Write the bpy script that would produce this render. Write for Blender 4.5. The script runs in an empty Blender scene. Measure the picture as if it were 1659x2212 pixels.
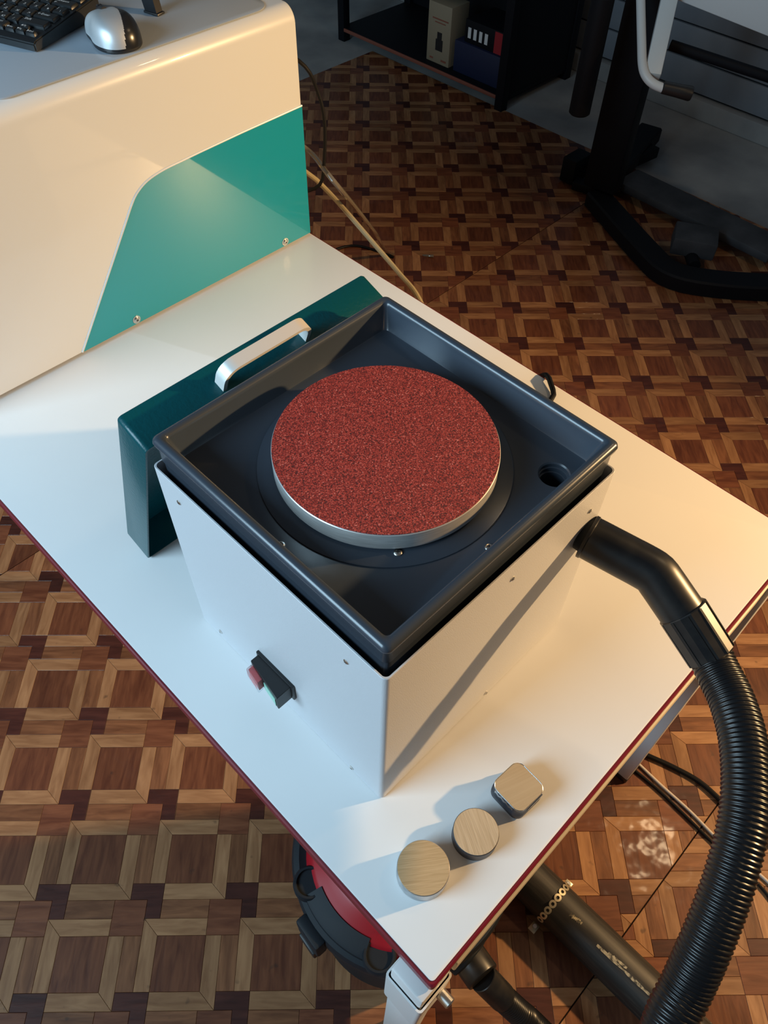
import bpy, bmesh, math, random
from mathutils import Vector, Matrix
random.seed(7)
scn = bpy.context.scene
col = scn.collection

# ------------------------------------------------------------------ camera
FPX = 1686.733
CR = ((0.7068514, -0.7071942, 0.0154095), (-0.5524318, -0.5655078, -0.6123888), (0.4417919, 0.4243552, -0.7904066))
CC = Vector((-0.105704, -0.027281, 1.555005))
cam = bpy.data.cameras.new('camera')
camo = bpy.data.objects.new('camera', cam); col.objects.link(camo)
cam.sensor_fit = 'VERTICAL'; cam.sensor_height = 36.0; cam.lens = FPX / 2212 * 36.0
cam.clip_start = 0.02; cam.clip_end = 60
rx, dn, fw = (Vector(r) for r in CR)
camo.matrix_world = Matrix(((rx.x, -dn.x, -fw.x, CC.x), (rx.y, -dn.y, -fw.y, CC.y), (rx.z, -dn.z, -fw.z, CC.z), (0, 0, 0, 1)))
scn.camera = camo

def ray(q):
    a = (q[0] - 829.5) / FPX; b = (q[1] - 1106.0) / FPX
    return rx * a + dn * b + fw
def PZ(q, z=0.75): v = ray(q); return CC + v * ((z - CC.z) / v.z)
def PX(q, x): v = ray(q); return CC + v * ((x - CC.x) / v.x)
def PY(q, y): v = ray(q); return CC + v * ((y - CC.y) / v.y)
def PD(q, d): return CC + ray(q) * d
def proj(p):
    w = Vector(p) - CC; d = w.dot(fw)
    return (829.5 + FPX * w.dot(rx) / d, 1106 + FPX * w.dot(dn) / d)

# ------------------------------------------------------------------ world and lights
world = bpy.data.worlds.new('world'); scn.world = world; world.use_nodes = True
bg = world.node_tree.nodes['Background']; bg.inputs[0].default_value = (0.78, 0.76, 0.78, 1); bg.inputs[1].default_value = 0.08

def aim(o, target):
    o.rotation_euler = (Vector(target) - o.location).to_track_quat('-Z', 'Y').to_euler()
wl = bpy.data.lights.new('window_left_offscreen', 'AREA'); wl.shape = 'RECTANGLE'; wl.size = 1.3; wl.size_y = 1.25
wl.energy = 74; wl.color = (0.54, 0.81, 1.0)
wo = bpy.data.objects.new('window_left_offscreen', wl); col.objects.link(wo); wo.location = (-1.60, 1.00, 1.925); aim(wo, (0.0, 1.00, 1.925))
ll = bpy.data.lights.new('lamp_right_offscreen', 'SPOT'); ll.energy = 285; ll.color = (1.0, 0.625, 0.285)
ll.spot_size = math.radians(106); ll.spot_blend = 1.0; ll.shadow_soft_size = 0.035
lo = bpy.data.objects.new('lamp_right_offscreen', ll); col.objects.link(lo); lo.location = (1.93, -0.93, 1.54); aim(lo, (0.3, 0.5, 0.7))
cl = bpy.data.lights.new('ceiling_lamp_right_offscreen', 'AREA'); cl.shape = 'DISK'; cl.size = 0.14; cl.energy = 4.0; cl.color = (1.0, 0.72, 0.42)
co = bpy.data.objects.new('ceiling_lamp_right_offscreen', cl); col.objects.link(co); co.location = (1.66, -0.25, 2.55); aim(co, (1.66, -0.25, 0))
vs = scn.view_settings
vs.view_transform = 'Standard'; vs.look = 'None'; vs.exposure = 0.0; vs.gamma = 1.0; vs.use_curve_mapping = False

# ------------------------------------------------------------------ materials
def base_mat(name, color, rough=0.5, metal=0.0, spec=0.5, coat=0.0, coat_rough=0.1):
    m = bpy.data.materials.new(name); m.use_nodes = True
    b = m.node_tree.nodes['Principled BSDF']
    b.inputs['Base Color'].default_value = (*color, 1); b.inputs['Roughness'].default_value = rough
    b.inputs['Metallic'].default_value = metal; b.inputs['Specular IOR Level'].default_value = spec
    b.inputs['Coat Weight'].default_value = coat; b.inputs['Coat Roughness'].default_value = coat_rough
    return m
def N(m, t, **kw):
    n = m.node_tree.nodes.new(t)
    for k, v in kw.items(): setattr(n, k, v)
    return n
def L(m, a, b): m.node_tree.links.new(a, b)
def bsdf(m): return m.node_tree.nodes['Principled BSDF']
def bump(m, scale, strength, dist=0.001, detail=2.0, coord='Object', rough_noise=0.5, coat=False):
    tc = N(m, 'ShaderNodeTexCoord'); nz = N(m, 'ShaderNodeTexNoise')
    nz.inputs['Scale'].default_value = scale; nz.inputs['Detail'].default_value = detail; nz.inputs['Roughness'].default_value = rough_noise
    bp = N(m, 'ShaderNodeBump'); bp.inputs['Strength'].default_value = strength; bp.inputs['Distance'].default_value = dist
    L(m, tc.outputs[coord], nz.inputs['Vector']); L(m, nz.outputs['Fac'], bp.inputs['Height']); L(m, bp.outputs['Normal'], bsdf(m).inputs['Normal'])
    if coat: L(m, bp.outputs['Normal'], bsdf(m).inputs['Coat Normal'])
    return nz
def mottled(name, c0, c1, scale, rough=0.5, detail=4, metal=0.0, spec=0.5, lo=0.35, hi=0.7, stretch=None, coat=0.0):
    m = base_mat(name, c0, rough, metal, spec, coat)
    tc = N(m, 'ShaderNodeTexCoord'); mp = N(m, 'ShaderNodeMapping'); nz = N(m, 'ShaderNodeTexNoise'); cr = N(m, 'ShaderNodeValToRGB')
    if stretch: mp.inputs['Scale'].default_value = stretch
    nz.inputs['Scale'].default_value = scale; nz.inputs['Detail'].default_value = detail
    cr.color_ramp.elements[0].position = lo; cr.color_ramp.elements[0].color = (*c0, 1)
    cr.color_ramp.elements[1].position = hi; cr.color_ramp.elements[1].color = (*c1, 1)
    L(m, tc.outputs['Object'], mp.inputs['Vector']); L(m, mp.outputs['Vector'], nz.inputs['Vector'])
    L(m, nz.outputs['Fac'], cr.inputs['Fac']); L(m, cr.outputs['Color'], bsdf(m).inputs['Base Color'])
    return m

PHI = math.radians(-44.35); PER = 0.1711
def wood(name, c0, c1, horizontal):
    m = base_mat(name, c0, 0.45, 0, 0.25, 0.24, 0.10)
    g = N(m, 'ShaderNodeNewGeometry'); mp = N(m, 'ShaderNodeMapping'); mp.vector_type = 'POINT'
    mp.inputs['Rotation'].default_value = (0, 0, -PHI)
    st = N(m, 'ShaderNodeMapping'); st.inputs['Scale'].default_value = (1, 7, 1) if horizontal else (7, 1, 1)
    oi = N(m, 'ShaderNodeObjectInfo'); ad = N(m, 'ShaderNodeMath', operation='ADD'); cb = N(m, 'ShaderNodeCombineXYZ'); va = N(m, 'ShaderNodeVectorMath', operation='ADD')
    L(m, g.outputs['Position'], mp.inputs['Vector']); L(m, mp.outputs['Vector'], st.inputs['Vector'])
    L(m, oi.outputs['Random'], ad.inputs[0]); L(m, g.outputs['Random Per Island'], ad.inputs[1])
    mu = N(m, 'ShaderNodeMath', operation='MULTIPLY'); mu.inputs[1].default_value = 37.0
    L(m, ad.outputs[0], mu.inputs[0]); L(m, mu.outputs[0], cb.inputs['Z']); L(m, st.outputs['Vector'], va.inputs[0]); L(m, cb.outputs['Vector'], va.inputs[1])
    nz = N(m, 'ShaderNodeTexNoise'); nz.inputs['Scale'].default_value = 13; nz.inputs['Detail'].default_value = 5; nz.inputs['Distortion'].default_value = 0.6
    L(m, va.outputs['Vector'], nz.inputs['Vector'])
    cr = N(m, 'ShaderNodeValToRGB'); cr.color_ramp.elements[0].position = 0.3; cr.color_ramp.elements[0].color = (*c0, 1)
    cr.color_ramp.elements[1].position = 0.72; cr.color_ramp.elements[1].color = (*c1, 1); L(m, nz.outputs['Fac'], cr.inputs['Fac'])
    fr = N(m, 'ShaderNodeMath', operation='FRACT'); L(m, mu.outputs[0], fr.inputs[0])
    mr = N(m, 'ShaderNodeMapRange'); mr.inputs['To Min'].default_value = 0.80; mr.inputs['To Max'].default_value = 1.18; L(m, fr.outputs[0], mr.inputs['Value'])
    hs = N(m, 'ShaderNodeHueSaturation'); L(m, cr.outputs['Color'], hs.inputs['Color']); L(m, mr.outputs['Result'], hs.inputs['Value'])
    # small scattered stains
    sp = N(m, 'ShaderNodeTexNoise'); sp.inputs['Scale'].default_value = 38; sp.inputs['Detail'].default_value = 2; L(m, mp.outputs['Vector'], sp.inputs['Vector'])
    sr = N(m, 'ShaderNodeMapRange'); sr.inputs['From Min'].default_value = 0.70; sr.inputs['From Max'].default_value = 0.78; sr.inputs['To Max'].default_value = 0.55; L(m, sp.outputs['Fac'], sr.inputs['Value'])
    mx = N(m, 'ShaderNodeMix', data_type='RGBA'); L(m, sr.outputs['Result'], mx.inputs['Factor']); L(m, hs.outputs['Color'], mx.inputs['A']); mx.inputs['B'].default_value = (0.035, 0.022, 0.016, 1)
    L(m, mx.outputs['Result'], bsdf(m).inputs['Base Color'])
    # wrinkled gloss
    w1 = N(m, 'ShaderNodeTexNoise'); w1.inputs['Scale'].default_value = 17; w1.inputs['Detail'].default_value = 2; L(m, g.outputs['Position'], w1.inputs['Vector'])
    bp = N(m, 'ShaderNodeBump'); bp.inputs['Strength'].default_value = 0.38; bp.inputs['Distance'].default_value = 0.005; L(m, w1.outputs['Fac'], bp.inputs['Height'])
    L(m, bp.outputs['Normal'], bsdf(m).inputs['Coat Normal'])
    b2 = N(m, 'ShaderNodeBump'); b2.inputs['Strength'].default_value = 0.15; b2.inputs['Distance'].default_value = 0.002; L(m, nz.outputs['Fac'], b2.inputs['Height'])
    L(m, b2.outputs['Normal'], bsdf(m).inputs['Normal'])
    return m
M = {}
M['light_h'] = wood('pale_wood_h', (0.225, 0.104, 0.046), (0.375, 0.198, 0.095), True)
M['light_v'] = wood('pale_wood_v', (0.225, 0.104, 0.046), (0.375, 0.198, 0.095), False)
M['mid_h'] = wood('mid_wood_h', (0.120, 0.045, 0.020), (0.255, 0.108, 0.048), True)
M['mid_v'] = wood('mid_wood_v', (0.120, 0.045, 0.020), (0.255, 0.108, 0.048), False)
M['square'] = wood('brown_wood', (0.090, 0.027, 0.013), (0.185, 0.066, 0.030), False)
M['red'] = wood('red_wood', (0.110, 0.034, 0.016), (0.205, 0.074, 0.035), True)
M['dark'] = wood('dark_wood', (0.040, 0.011, 0.008), (0.080, 0.024, 0.016), True)
M['groove'] = base_mat('groove_dark', (0.010, 0.006, 0.004), 0.9, 0, 0.1)
M['concrete'] = mottled('concrete', (0.20, 0.21, 0.22), (0.36, 0.37, 0.37), 3.5, 0.8, 8)
M['plank'] = mottled('painted_plank', (0.17, 0.20, 0.24), (0.23, 0.26, 0.30), 5, 0.6, 5)
M['wall'] = mottled('plaster', (0.42, 0.41, 0.39), (0.5, 0.49, 0.46), 4, 0.85)
M['laminate'] = mottled('white_laminate', (0.765, 0.775, 0.785), (0.79, 0.80, 0.805), 6, 0.36, 6, spec=0.4)
M['maroon'] = base_mat('maroon_edge', (0.17, 0.010, 0.022), 0.35)
M['cream'] = base_mat('cream_paint', (0.66, 0.60, 0.48), 0.45)
M['leg_white'] = base_mat('white_enamel', (0.66, 0.67, 0.68), 0.35)
M['powder'] = base_mat('textured_powder_coat', (0.555, 0.57, 0.60), 0.42, 0, 0.5); bump(M['powder'], 900, 0.35, 0.0006, 2)
M['tray'] = base_mat('charcoal_plastic', (0.042, 0.054, 0.073), 0.27, 0, 0.6); bump(M['tray'], 1400, 0.08, 0.0003)
M['alu'] = mottled('brushed_aluminium', (0.62, 0.62, 0.61), (0.80, 0.80, 0.79), 60, 0.36, 3, metal=0.6, stretch=(1, 1, 14))
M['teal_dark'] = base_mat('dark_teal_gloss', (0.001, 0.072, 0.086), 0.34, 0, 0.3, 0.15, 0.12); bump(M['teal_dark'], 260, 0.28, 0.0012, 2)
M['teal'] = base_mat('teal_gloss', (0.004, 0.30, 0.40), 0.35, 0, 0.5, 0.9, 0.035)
M['white_gloss'] = base_mat('white_gloss', (0.66, 0.69, 0.71), 0.35, 0, 0.5, 0.6, 0.04)
M['handle'] = base_mat('satin_aluminium', (0.80, 0.78, 0.75), 0.40, 0.25)
M['zinc'] = base_mat('zinc', (0.72, 0.70, 0.66), 0.3, 1.0)
M['chrome'] = base_mat('chrome', (0.8, 0.8, 0.8), 0.12, 1.0)
M['black'] = base_mat('black_plastic', (0.012, 0.013, 0.015), 0.42)
M['black_gloss'] = base_mat('black_glossy', (0.012, 0.013, 0.016), 0.25)
M['rubber'] = mottled('black_rubber', (0.010, 0.011, 0.013), (0.028, 0.026, 0.024), 45, 0.36, 5, spec=0.5, lo=0.4, hi=0.8)
M['hose'] = base_mat('hose_black', (0.008, 0.0085, 0.010), 0.30, 0, 0.45)
M['pipe'] = mottled('scuffed_pipe', (0.016, 0.015, 0.014), (0.05, 0.045, 0.038), 30, 0.5, 6, stretch=(6, 0.5, 6), lo=0.45, hi=0.85)
M['scuff'] = mottled('paint_scuff', (0.05, 0.045, 0.035), (0.42, 0.37, 0.25), 160, 0.7, 4, lo=0.4, hi=0.6)
M['brass'] = base_mat('pale_zinc_strap', (0.62, 0.55, 0.40), 0.42, 0.75)
M['vac_red'] = base_mat('vacuum_red', (0.33, 0.006, 0.014), 0.35)
M['vac_dark'] = base_mat('vacuum_charcoal', (0.010, 0.014, 0.019), 0.6, 0, 0.25)
M['red_btn'] = base_mat('red_button', (0.55, 0.012, 0.02), 0.35)
M['green_btn'] = base_mat('green_button', (0.30, 0.62, 0.50), 0.4)
M['clear'] = base_mat('clear_plastic', (0.9, 0.92, 0.95), 0.06); bsdf(M['clear']).inputs['Transmission Weight'].default_value = 0.9; bsdf(M['clear']).inputs['IOR'].default_value = 1.08
M['mat_clear'] = base_mat('grey_gloss_mat', (0.31, 0.36, 0.42), 0.15, 0, 0.6)
M['silver'] = base_mat('silver_paint', (0.55, 0.57, 0.59), 0.42, 0.5)
M['legend'] = base_mat('legend_white', (0.62, 0.62, 0.62), 0.6)
M['key'] = base_mat('key_black', (0.008, 0.010, 0.012), 0.38)
M['cable'] = base_mat('black_cable', (0.006, 0.006, 0.007), 0.5, 0, 0.2)
M['cable_white'] = base_mat('pale_cable', (0.55, 0.50, 0.46), 0.5)
M['tube'] = base_mat('beige_tube', (0.40, 0.33, 0.19), 0.2, 0, 0.6, 0.5, 0.05)
M['tube2'] = base_mat('smoky_tube', (0.16, 0.145, 0.12), 0.15, 0, 0.6, 0.6, 0.05)
M['stand_black'] = base_mat('stand_black', (0.004, 0.005, 0.008), 0.6, 0, 0.2)
M['stand_white'] = base_mat('stand_white', (0.60, 0.64, 0.66), 0.4)
M['pedal'] = mottled('dark_grey_mat', (0.022, 0.026, 0.033), (0.05, 0.055, 0.065), 12, 0.7)
M['wood_edge'] = base_mat('shelf_edge_red', (0.22, 0.07, 0.045), 0.6)
M['carton'] = base_mat('beige_carton', (0.27, 0.22, 0.15), 0.7)
M['carton_blue'] = base_mat('blue_carton', (0.006, 0.013, 0.05), 0.6)
M['carton_red'] = base_mat('red_label', (0.30, 0.012, 0.02), 0.6)
M['resin_grey'] = mottled('cast_metal', (0.34, 0.35, 0.36), (0.60, 0.61, 0.62), 90, 0.35, 4, metal=0.85)
M['resin_dark'] = base_mat('dark_mount', (0.022, 0.024, 0.032), 0.4)
M['foil'] = base_mat('foil', (0.75, 0.76, 0.78), 0.22, 1.0)
def ground_metal(name, ang, c0, c1, sc):
    m = base_mat(name, c0, 0.40, 0.35)
    tc = N(m, 'ShaderNodeTexCoord'); mp = N(m, 'ShaderNodeMapping'); mp.inputs['Rotation'].default_value = (0, 0, ang); m2 = N(m, 'ShaderNodeMapping'); m2.inputs['Scale'].default_value = (1, 26, 1)
    nz = N(m, 'ShaderNodeTexNoise'); nz.inputs['Scale'].default_value = sc; nz.inputs['Detail'].default_value = 4
    cr = N(m, 'ShaderNodeValToRGB'); cr.color_ramp.elements[0].position = 0.3; cr.color_ramp.elements[0].color = (*c0, 1); cr.color_ramp.elements[1].position = 0.7; cr.color_ramp.elements[1].color = (*c1, 1)
    L(m, tc.outputs['Object'], mp.inputs['Vector']); L(m, mp.outputs['Vector'], m2.inputs['Vector']); L(m, m2.outputs['Vector'], nz.inputs['Vector'])
    L(m, nz.outputs['Fac'], cr.inputs['Fac']); L(m, cr.outputs['Color'], bsdf(m).inputs['Base Color'])
    bp = N(m, 'ShaderNodeBump'); bp.inputs['Strength'].default_value = 0.25; bp.inputs['Distance'].default_value = 0.0004; L(m, nz.outputs['Fac'], bp.inputs['Height']); L(m, bp.outputs['Normal'], bsdf(m).inputs['Normal'])
    return m
M['ground_a'] = ground_metal('ground_metal_a', math.radians(38), (0.55, 0.39, 0.21), (0.72, 0.54, 0.32), 40)
M['ground_b'] = ground_metal('ground_metal_b', math.radians(-62), (0.55, 0.42, 0.27), (0.74, 0.60, 0.42), 40)
M['ground_c'] = ground_metal('ground_metal_c', math.radians(20), (0.55, 0.41, 0.25), (0.60, 0.46, 0.29), 20)
def abrasive():
    m = base_mat('red_abrasive', (0.3, 0.04, 0.03), 0.6)
    tc = N(m, 'ShaderNodeTexCoord')
    nz = N(m, 'ShaderNodeTexNoise'); nz.inputs['Scale'].default_value = 780; nz.inputs['Detail'].default_value = 3; nz.inputs['Roughness'].default_value = 0.75
    L(m, tc.outputs['Object'], nz.inputs['Vector'])
    cr = N(m, 'ShaderNodeValToRGB'); e = cr.color_ramp.elements
    e[0].position = 0.0; e[0].color = (0.03, 0.006, 0.008, 1); e[1].position = 1.0; e[1].color = (0.85, 0.62, 0.58, 1)
    for p, c in ((0.40, (0.045, 0.005, 0.006)), (0.48, (0.25, 0.014, 0.012)), (0.56, (0.46, 0.045, 0.030)), (0.645, (0.55, 0.10, 0.075)), (0.70, (0.9, 0.62, 0.58))):
        x = e.new(p); x.color = (*c, 1)
    L(m, nz.outputs['Fac'], cr.inputs['Fac']); L(m, cr.outputs['Color'], bsdf(m).inputs['Base Color'])
    bp = N(m, 'ShaderNodeBump'); bp.inputs['Strength'].default_value = 0.8; bp.inputs['Distance'].default_value = 0.0012
    L(m, nz.outputs['Fac'], bp.inputs['Height']); L(m, bp.outputs['Normal'], bsdf(m).inputs['Normal'])
    return m
M['abrasive'] = abrasive()

# ------------------------------------------------------------------ mesh helpers
ORG = {}
def thing(name, label, cat, loc=(0, 0, 0), rot=(0, 0, 0), group=None):
    o = bpy.data.objects.new(name, None); col.objects.link(o); o.location = loc; o.rotation_euler = rot
    o.empty_display_size = 0.05; o['label'] = label; o['category'] = cat
    if group: o['group'] = group
    ORG[o.name] = Vector(loc) if tuple(rot) == (0, 0, 0) else Vector((0, 0, 0))
    return o
def obj(name, bm, mat, parent=None, smooth=True, angle=35, origin=None):
    """links bm (world coordinates, or the thing's own when it is turned) as one mesh object"""
    if parent is not None: off = ORG[parent.name]
    elif origin is not None: off = Vector(origin)
    else: off = Vector((0, 0, 0))
    bmesh.ops.recalc_face_normals(bm, faces=bm.faces[:])
    for v in bm.verts: v.co -= off
    me = bpy.data.meshes.new(name); 
    if smooth:
        for f in bm.faces: f.smooth = True
        for e in bm.edges:
            if len(e.link_faces) == 2 and e.calc_face_angle(0) > math.radians(angle): e.smooth = False
    bm.to_mesh(me); bm.free()
    for mm in (mat if isinstance(mat, (list, tuple)) else [mat]): me.materials.append(mm)
    o = bpy.data.objects.new(name, me); col.objects.link(o)
    if parent is not None:
        o.parent = parent; ORG[o.name] = off
    else:
        o.location = off; ORG[o.name] = off
    return o
def tag(o, label, cat, group=None, kind=None):
    o['label'] = label; o['category'] = cat
    if group: o['group'] = group
    if kind: o['kind'] = kind
    return o
def struct(o, label=None):
    o['kind'] = 'structure'
    if label: o['label'] = label
    return o
def BM(): return bmesh.new()
def box(bm, lo, hi, bev=0.0, seg=2, mtx=None):
    vs_ = [bm.verts.new((x, y, z)) for z in (lo[2], hi[2]) for y in (lo[1], hi[1]) for x in (lo[0], hi[0])]
    fs = [bm.faces.new([vs_[i] for i in f]) for f in ((0, 2, 3, 1), (4, 5, 7, 6), (0, 1, 5, 4), (2, 6, 7, 3), (0, 4, 6, 2), (1, 3, 7, 5))]
    es = set(e for f in fs for e in f.edges); allv = list(vs_)
    if bev:
        r = bmesh.ops.bevel(bm, geom=list(es), offset=bev, segments=seg, profile=0.5, affect='EDGES')
        allv = list(set(v for f in r['faces'] for v in f.verts) | set(v for v in vs_ if v.is_valid))
        # collect every vertex of the connected piece
        st = [v for v in allv if v.is_valid]; seen = set(st)
        while st:
            v = st.pop()
            for e in v.link_edges:
                w = e.other_vert(v)
                if w not in seen: seen.add(w); st.append(w)
        allv = list(seen)
    if mtx is not None:
        for v in allv: v.co = mtx @ v.co
    return allv
def frame_mtx(p, xdir, zdir=(0, 0, 1)):
    x = Vector(xdir).normalized(); z = Vector(zdir); y = z.cross(x).normalized(); z = x.cross(y)
    return Matrix(((x.x, y.x, z.x, p[0]), (x.y, y.y, z.y, p[1]), (x.z, y.z, z.z, p[2]), (0, 0, 0, 1)))
def bar(bm, a, b, w, t, up=(0, 0, 1), bev=0.0):
    a = Vector(a); b = Vector(b); d = b - a
    box(bm, (0, -w / 2, -t / 2), (d.length, w / 2, t / 2), bev, 2, frame_mtx(a, d, up))
def rr(cx, cy, hx, hy, r, z, n=5):
    out = []
    for sx, sy, a0 in ((1, 1, 0), (-1, 1, 90), (-1, -1, 180), (1, -1, 270)):
        for i in range(n + 1):
            a = math.radians(a0 + 90 * i / n)
            out.append((cx + sx * (hx - r) + r * math.cos(a), cy + sy * (hy - r) + r * math.sin(a), z))
    return out
def circ(cx, cy, r, z, n=48):
    return [(cx + r * math.cos(2 * math.pi * i / n), cy + r * math.sin(2 * math.pi * i / n), z) for i in range(n)]
def loft(bm, loops, cap0=True, cap1=True):
    vl = [[bm.verts.new(p) for p in lp] for lp in loops]
    for a, b in zip(vl, vl[1:]):
        n = len(a)
        for i in range(n): bm.faces.new((a[i], a[(i + 1) % n], b[(i + 1) % n], b[i]))
    if cap0: bm.faces.new(vl[0][::-1])
    if cap1: bm.faces.new(vl[-1])
    return vl
def lathe(bm, prof, cx, cy, n=64, cap0=True, cap1=True):
    return loft(bm, [circ(cx, cy, r, z, n) for r, z in prof], cap0, cap1)
def catmull(pts, step):
    P = [Vector(p) for p in pts]; P = [2 * P[0] - P[1]] + P + [2 * P[-1] - P[-2]]
    fine = []
    for i in range(1, len(P) - 2):
        p0, p1, p2, p3 = P[i - 1:i + 3]
        for k in range(24):
            t = k / 24
            fine.append(0.5 * ((2 * p1) + (p2 - p0) * t + (2 * p0 - 5 * p1 + 4 * p2 - p3) * t * t + (3 * p1 - p0 - 3 * p2 + p3) * t ** 3))
    fine.append(P[-2])
    out = [fine[0]]; acc = 0.0; nxt = step; 
    for a, b in zip(fine, fine[1:]):
        l = (b - a).length
        while acc + l >= nxt and l > 0:
            out.append(a.lerp(b, (nxt - acc) / l)); nxt += step
        acc += l
    if (out[-1] - fine[-1]).length > step * 0.3: out.append(fine[-1])
    return out
def tube(bm, pts, rad, n=12, cap=True, up=None):
    pts = [Vector(p) for p in pts]; R_ = rad if hasattr(rad, '__len__') else [rad] * len(pts)
    t = [(pts[min(i + 1, len(pts) - 1)] - pts[max(i - 1, 0)]).normalized() for i in range(len(pts))]
    u = Vector(up) if up else (Vector((0, 0, 1)) if abs(t[0].z) < 0.9 else Vector((1, 0, 0)))
    u = (u - t[0] * u.dot(t[0])).normalized(); loops = []
    for p, d, r in zip(pts, t, R_):
        u = (u - d * u.dot(d)).normalized(); v = d.cross(u)
        loops.append([p + (u * math.cos(2 * math.pi * k / n) + v * math.sin(2 * math.pi * k / n)) * r for k in range(n)])
    return loft(bm, loops, cap, cap)
def cyl(bm, a, b, r, n=24, bev=0.0, r2=None):
    a = Vector(a); b = Vector(b); d = (b - a).normalized(); r2 = r if r2 is None else r2
    if bev: tube(bm, [a, a + d * 1e-5, a + d * bev, b - d * bev, b - d * 1e-5, b], [r - bev, r - bev, r, r2, r2 - bev, r2 - bev], n)
    else: tube(bm, [a, b], [r, r2], n)
def prism(bm, poly, d):
    """extrudes a 3-D polygon by the vector d"""
    d = Vector(d); a = [bm.verts.new(p) for p in poly]; b = [bm.verts.new(Vector(p) + d) for p in poly]; n = len(a)
    bm.faces.new(a[::-1]); bm.faces.new(b)
    for i in range(n): bm.faces.new((a[i], a[(i + 1) % n], b[(i + 1) % n], b[i]))
def screw(parent, p, nrm, r=0.0032, h=0.0016, mat=None):
    p = Vector(p); nrm = Vector(nrm).normalized(); bm = BM()
    tube(bm, [p - nrm * 0.0004, p + nrm * h * 0.55, p + nrm * h, p + nrm * h * 1.05], [r, r, r * 0.72, r * 0.5], 20)
    s = obj('screw', bm, mat or M['zinc'], parent)
    ax = nrm.orthogonal().normalized(); bm = BM()
    for a in (ax, nrm.cross(ax)): bar(bm, p - a * r * 0.55 + nrm * h * 1.0, p + a * r * 0.55 + nrm * h * 1.0, r * 0.22, h * 0.25, nrm)
    obj('cross_slot', bm, M['black'], s)
    return s

# ------------------------------------------------------------------ floor
bm = BM(); box(bm, (-1.7, -2.4, -0.06), (3.4, 3.8, -0.0035))
floor = struct(obj('floor', bm, M['concrete'], None, False), 'grey concrete floor under a parquet patterned covering')
X0, X1, Y0, Y1 = -1.54, 2.64, -2.0, 2.76
SEAMS = (-0.165, 1.305)
bm = BM()
box(bm, (X0, Y0, -0.0034), (X1, Y1, -0.0011))
obj('underlay_sheet', bm, M['groove'], floor, False)
s_, w_, m_ = 0.500 * PER, 0.160 * PER, 0.180 * PER
q1, q2 = s_ + w_, s_ + w_ + m_
PIECES = [
    ('square_block', 'square', [(0, 0), (s_, 0), (s_, s_), (0, s_)]),
    ('pale_strip', 'light_h', [(-w_, -w_), (s_, -w_), (s_, 0), (0, 0)]),
    ('pale_strip', 'light_v', [(-w_, -w_), (0, 0), (0, s_), (-w_, s_)]),
    ('pale_strip', 'light_v', [(s_, 0), (q1, 0), (q1, q1), (s_, s_)]),
    ('pale_strip', 'light_h', [(0, s_), (s_, s_), (q1, q1), (0, q1)]),
    ('brown_strip', 'mid_v', [(q1, 0), (q2, 0), (q2, s_), (q1, s_)]),
    ('brown_strip', 'mid_h', [(0, q1), (s_, q1), (s_, q2), (0, q2)]),
    ('red_block', 'red', [(s_, q1), (q2, q1), (q2, PER), (s_, PER)]),
    ('dark_block', 'dark', [(q1, s_), (PER, s_), (PER, q2), (q2, q2), (q2, q1), (q1, q1)]),
]
def inset_poly(poly, d):
    n = len(poly); out = []
    area = sum(poly[i][0] * poly[(i + 1) % n][1] - poly[(i + 1) % n][0] * poly[i][1] for i in range(n))
    sg = 1 if area > 0 else -1
    for i in range(n):
        a, b, c = Vector(poly[i - 1]), Vector(poly[i]), Vector(poly[(i + 1) % n])
        d1 = (b - a).normalized(); d2 = (c - b).normalized()
        n1 = Vector((-d1.y, d1.x)) * sg; n2 = Vector((-d2.y, d2.x)) * sg
        k = 1 + n1.dot(n2)
        out.append(tuple(b + (n1 + n2) * (d / max(k, 0.35))))
    return out
def add_piece(bm, poly, mi=0):
    o_ = inset_poly(poly, 0.00022); i_ = inset_poly(poly, 0.0007); n = len(poly)
    lv = [bm.verts.new((x, y, -0.0012)) for x, y in o_]; mv = [bm.verts.new((x, y, -0.00035)) for x, y in o_]; tv = [bm.verts.new((x, y, 0.0)) for x, y in i_]
    fs = [bm.faces.new(tv)]
    for A, B in ((lv, mv), (mv, tv)):
        for k in range(n): fs.append(bm.faces.new((A[k], A[(k + 1) % n], B[(k + 1) % n], B[k])))
    for f in fs: f.material_index = mi
def clip(poly, a, b, c):
    """keeps the side a*x + b*y >= c"""
    out = []
    for i in range(len(poly)):
        p, q = poly[i - 1], poly[i]; fp = a * p[0] + b * p[1] - c; fq = a * q[0] + b * q[1] - c
        if (fp >= 0) != (fq >= 0):
            t = fp / (fp - fq); out.append((p[0] + (q[0] - p[0]) * t, p[1] + (q[1] - p[1]) * t))
        if fq >= 0: out.append(q)
    res = []
    for p in out:
        if not res or (abs(p[0] - res[-1][0]) + abs(p[1] - res[-1][1])) > 0.0016: res.append(p)
    if len(res) > 1 and abs(res[0][0] - res[-1][0]) + abs(res[0][1] - res[-1][1]) < 0.0016: res.pop()
    return res
def parea(p): return abs(sum(p[i - 1][0] * p[i][1] - p[i][0] * p[i - 1][1] for i in range(len(p)))) / 2
cph, sph = math.cos(PHI), math.sin(PHI)
E1 = (cph, sph); E2 = (sph, -cph)
SHEETS = [((-0.1954, 0.6600), SEAMS[0], SEAMS[1]), ((0.5243, -0.1832), Y0, SEAMS[0]), ((1.7447, 1.8631), SEAMS[1], Y1)]
def inside(pt, poly):
    c = False
    for i in range(len(poly)):
        (x1, y1), (x2, y2) = poly[i - 1], poly[i]
        if (y1 > pt[1]) != (y2 > pt[1]) and pt[0] < (x2 - x1) * (pt[1] - y1) / (y2 - y1) + x1: c = not c
    return c
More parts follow.
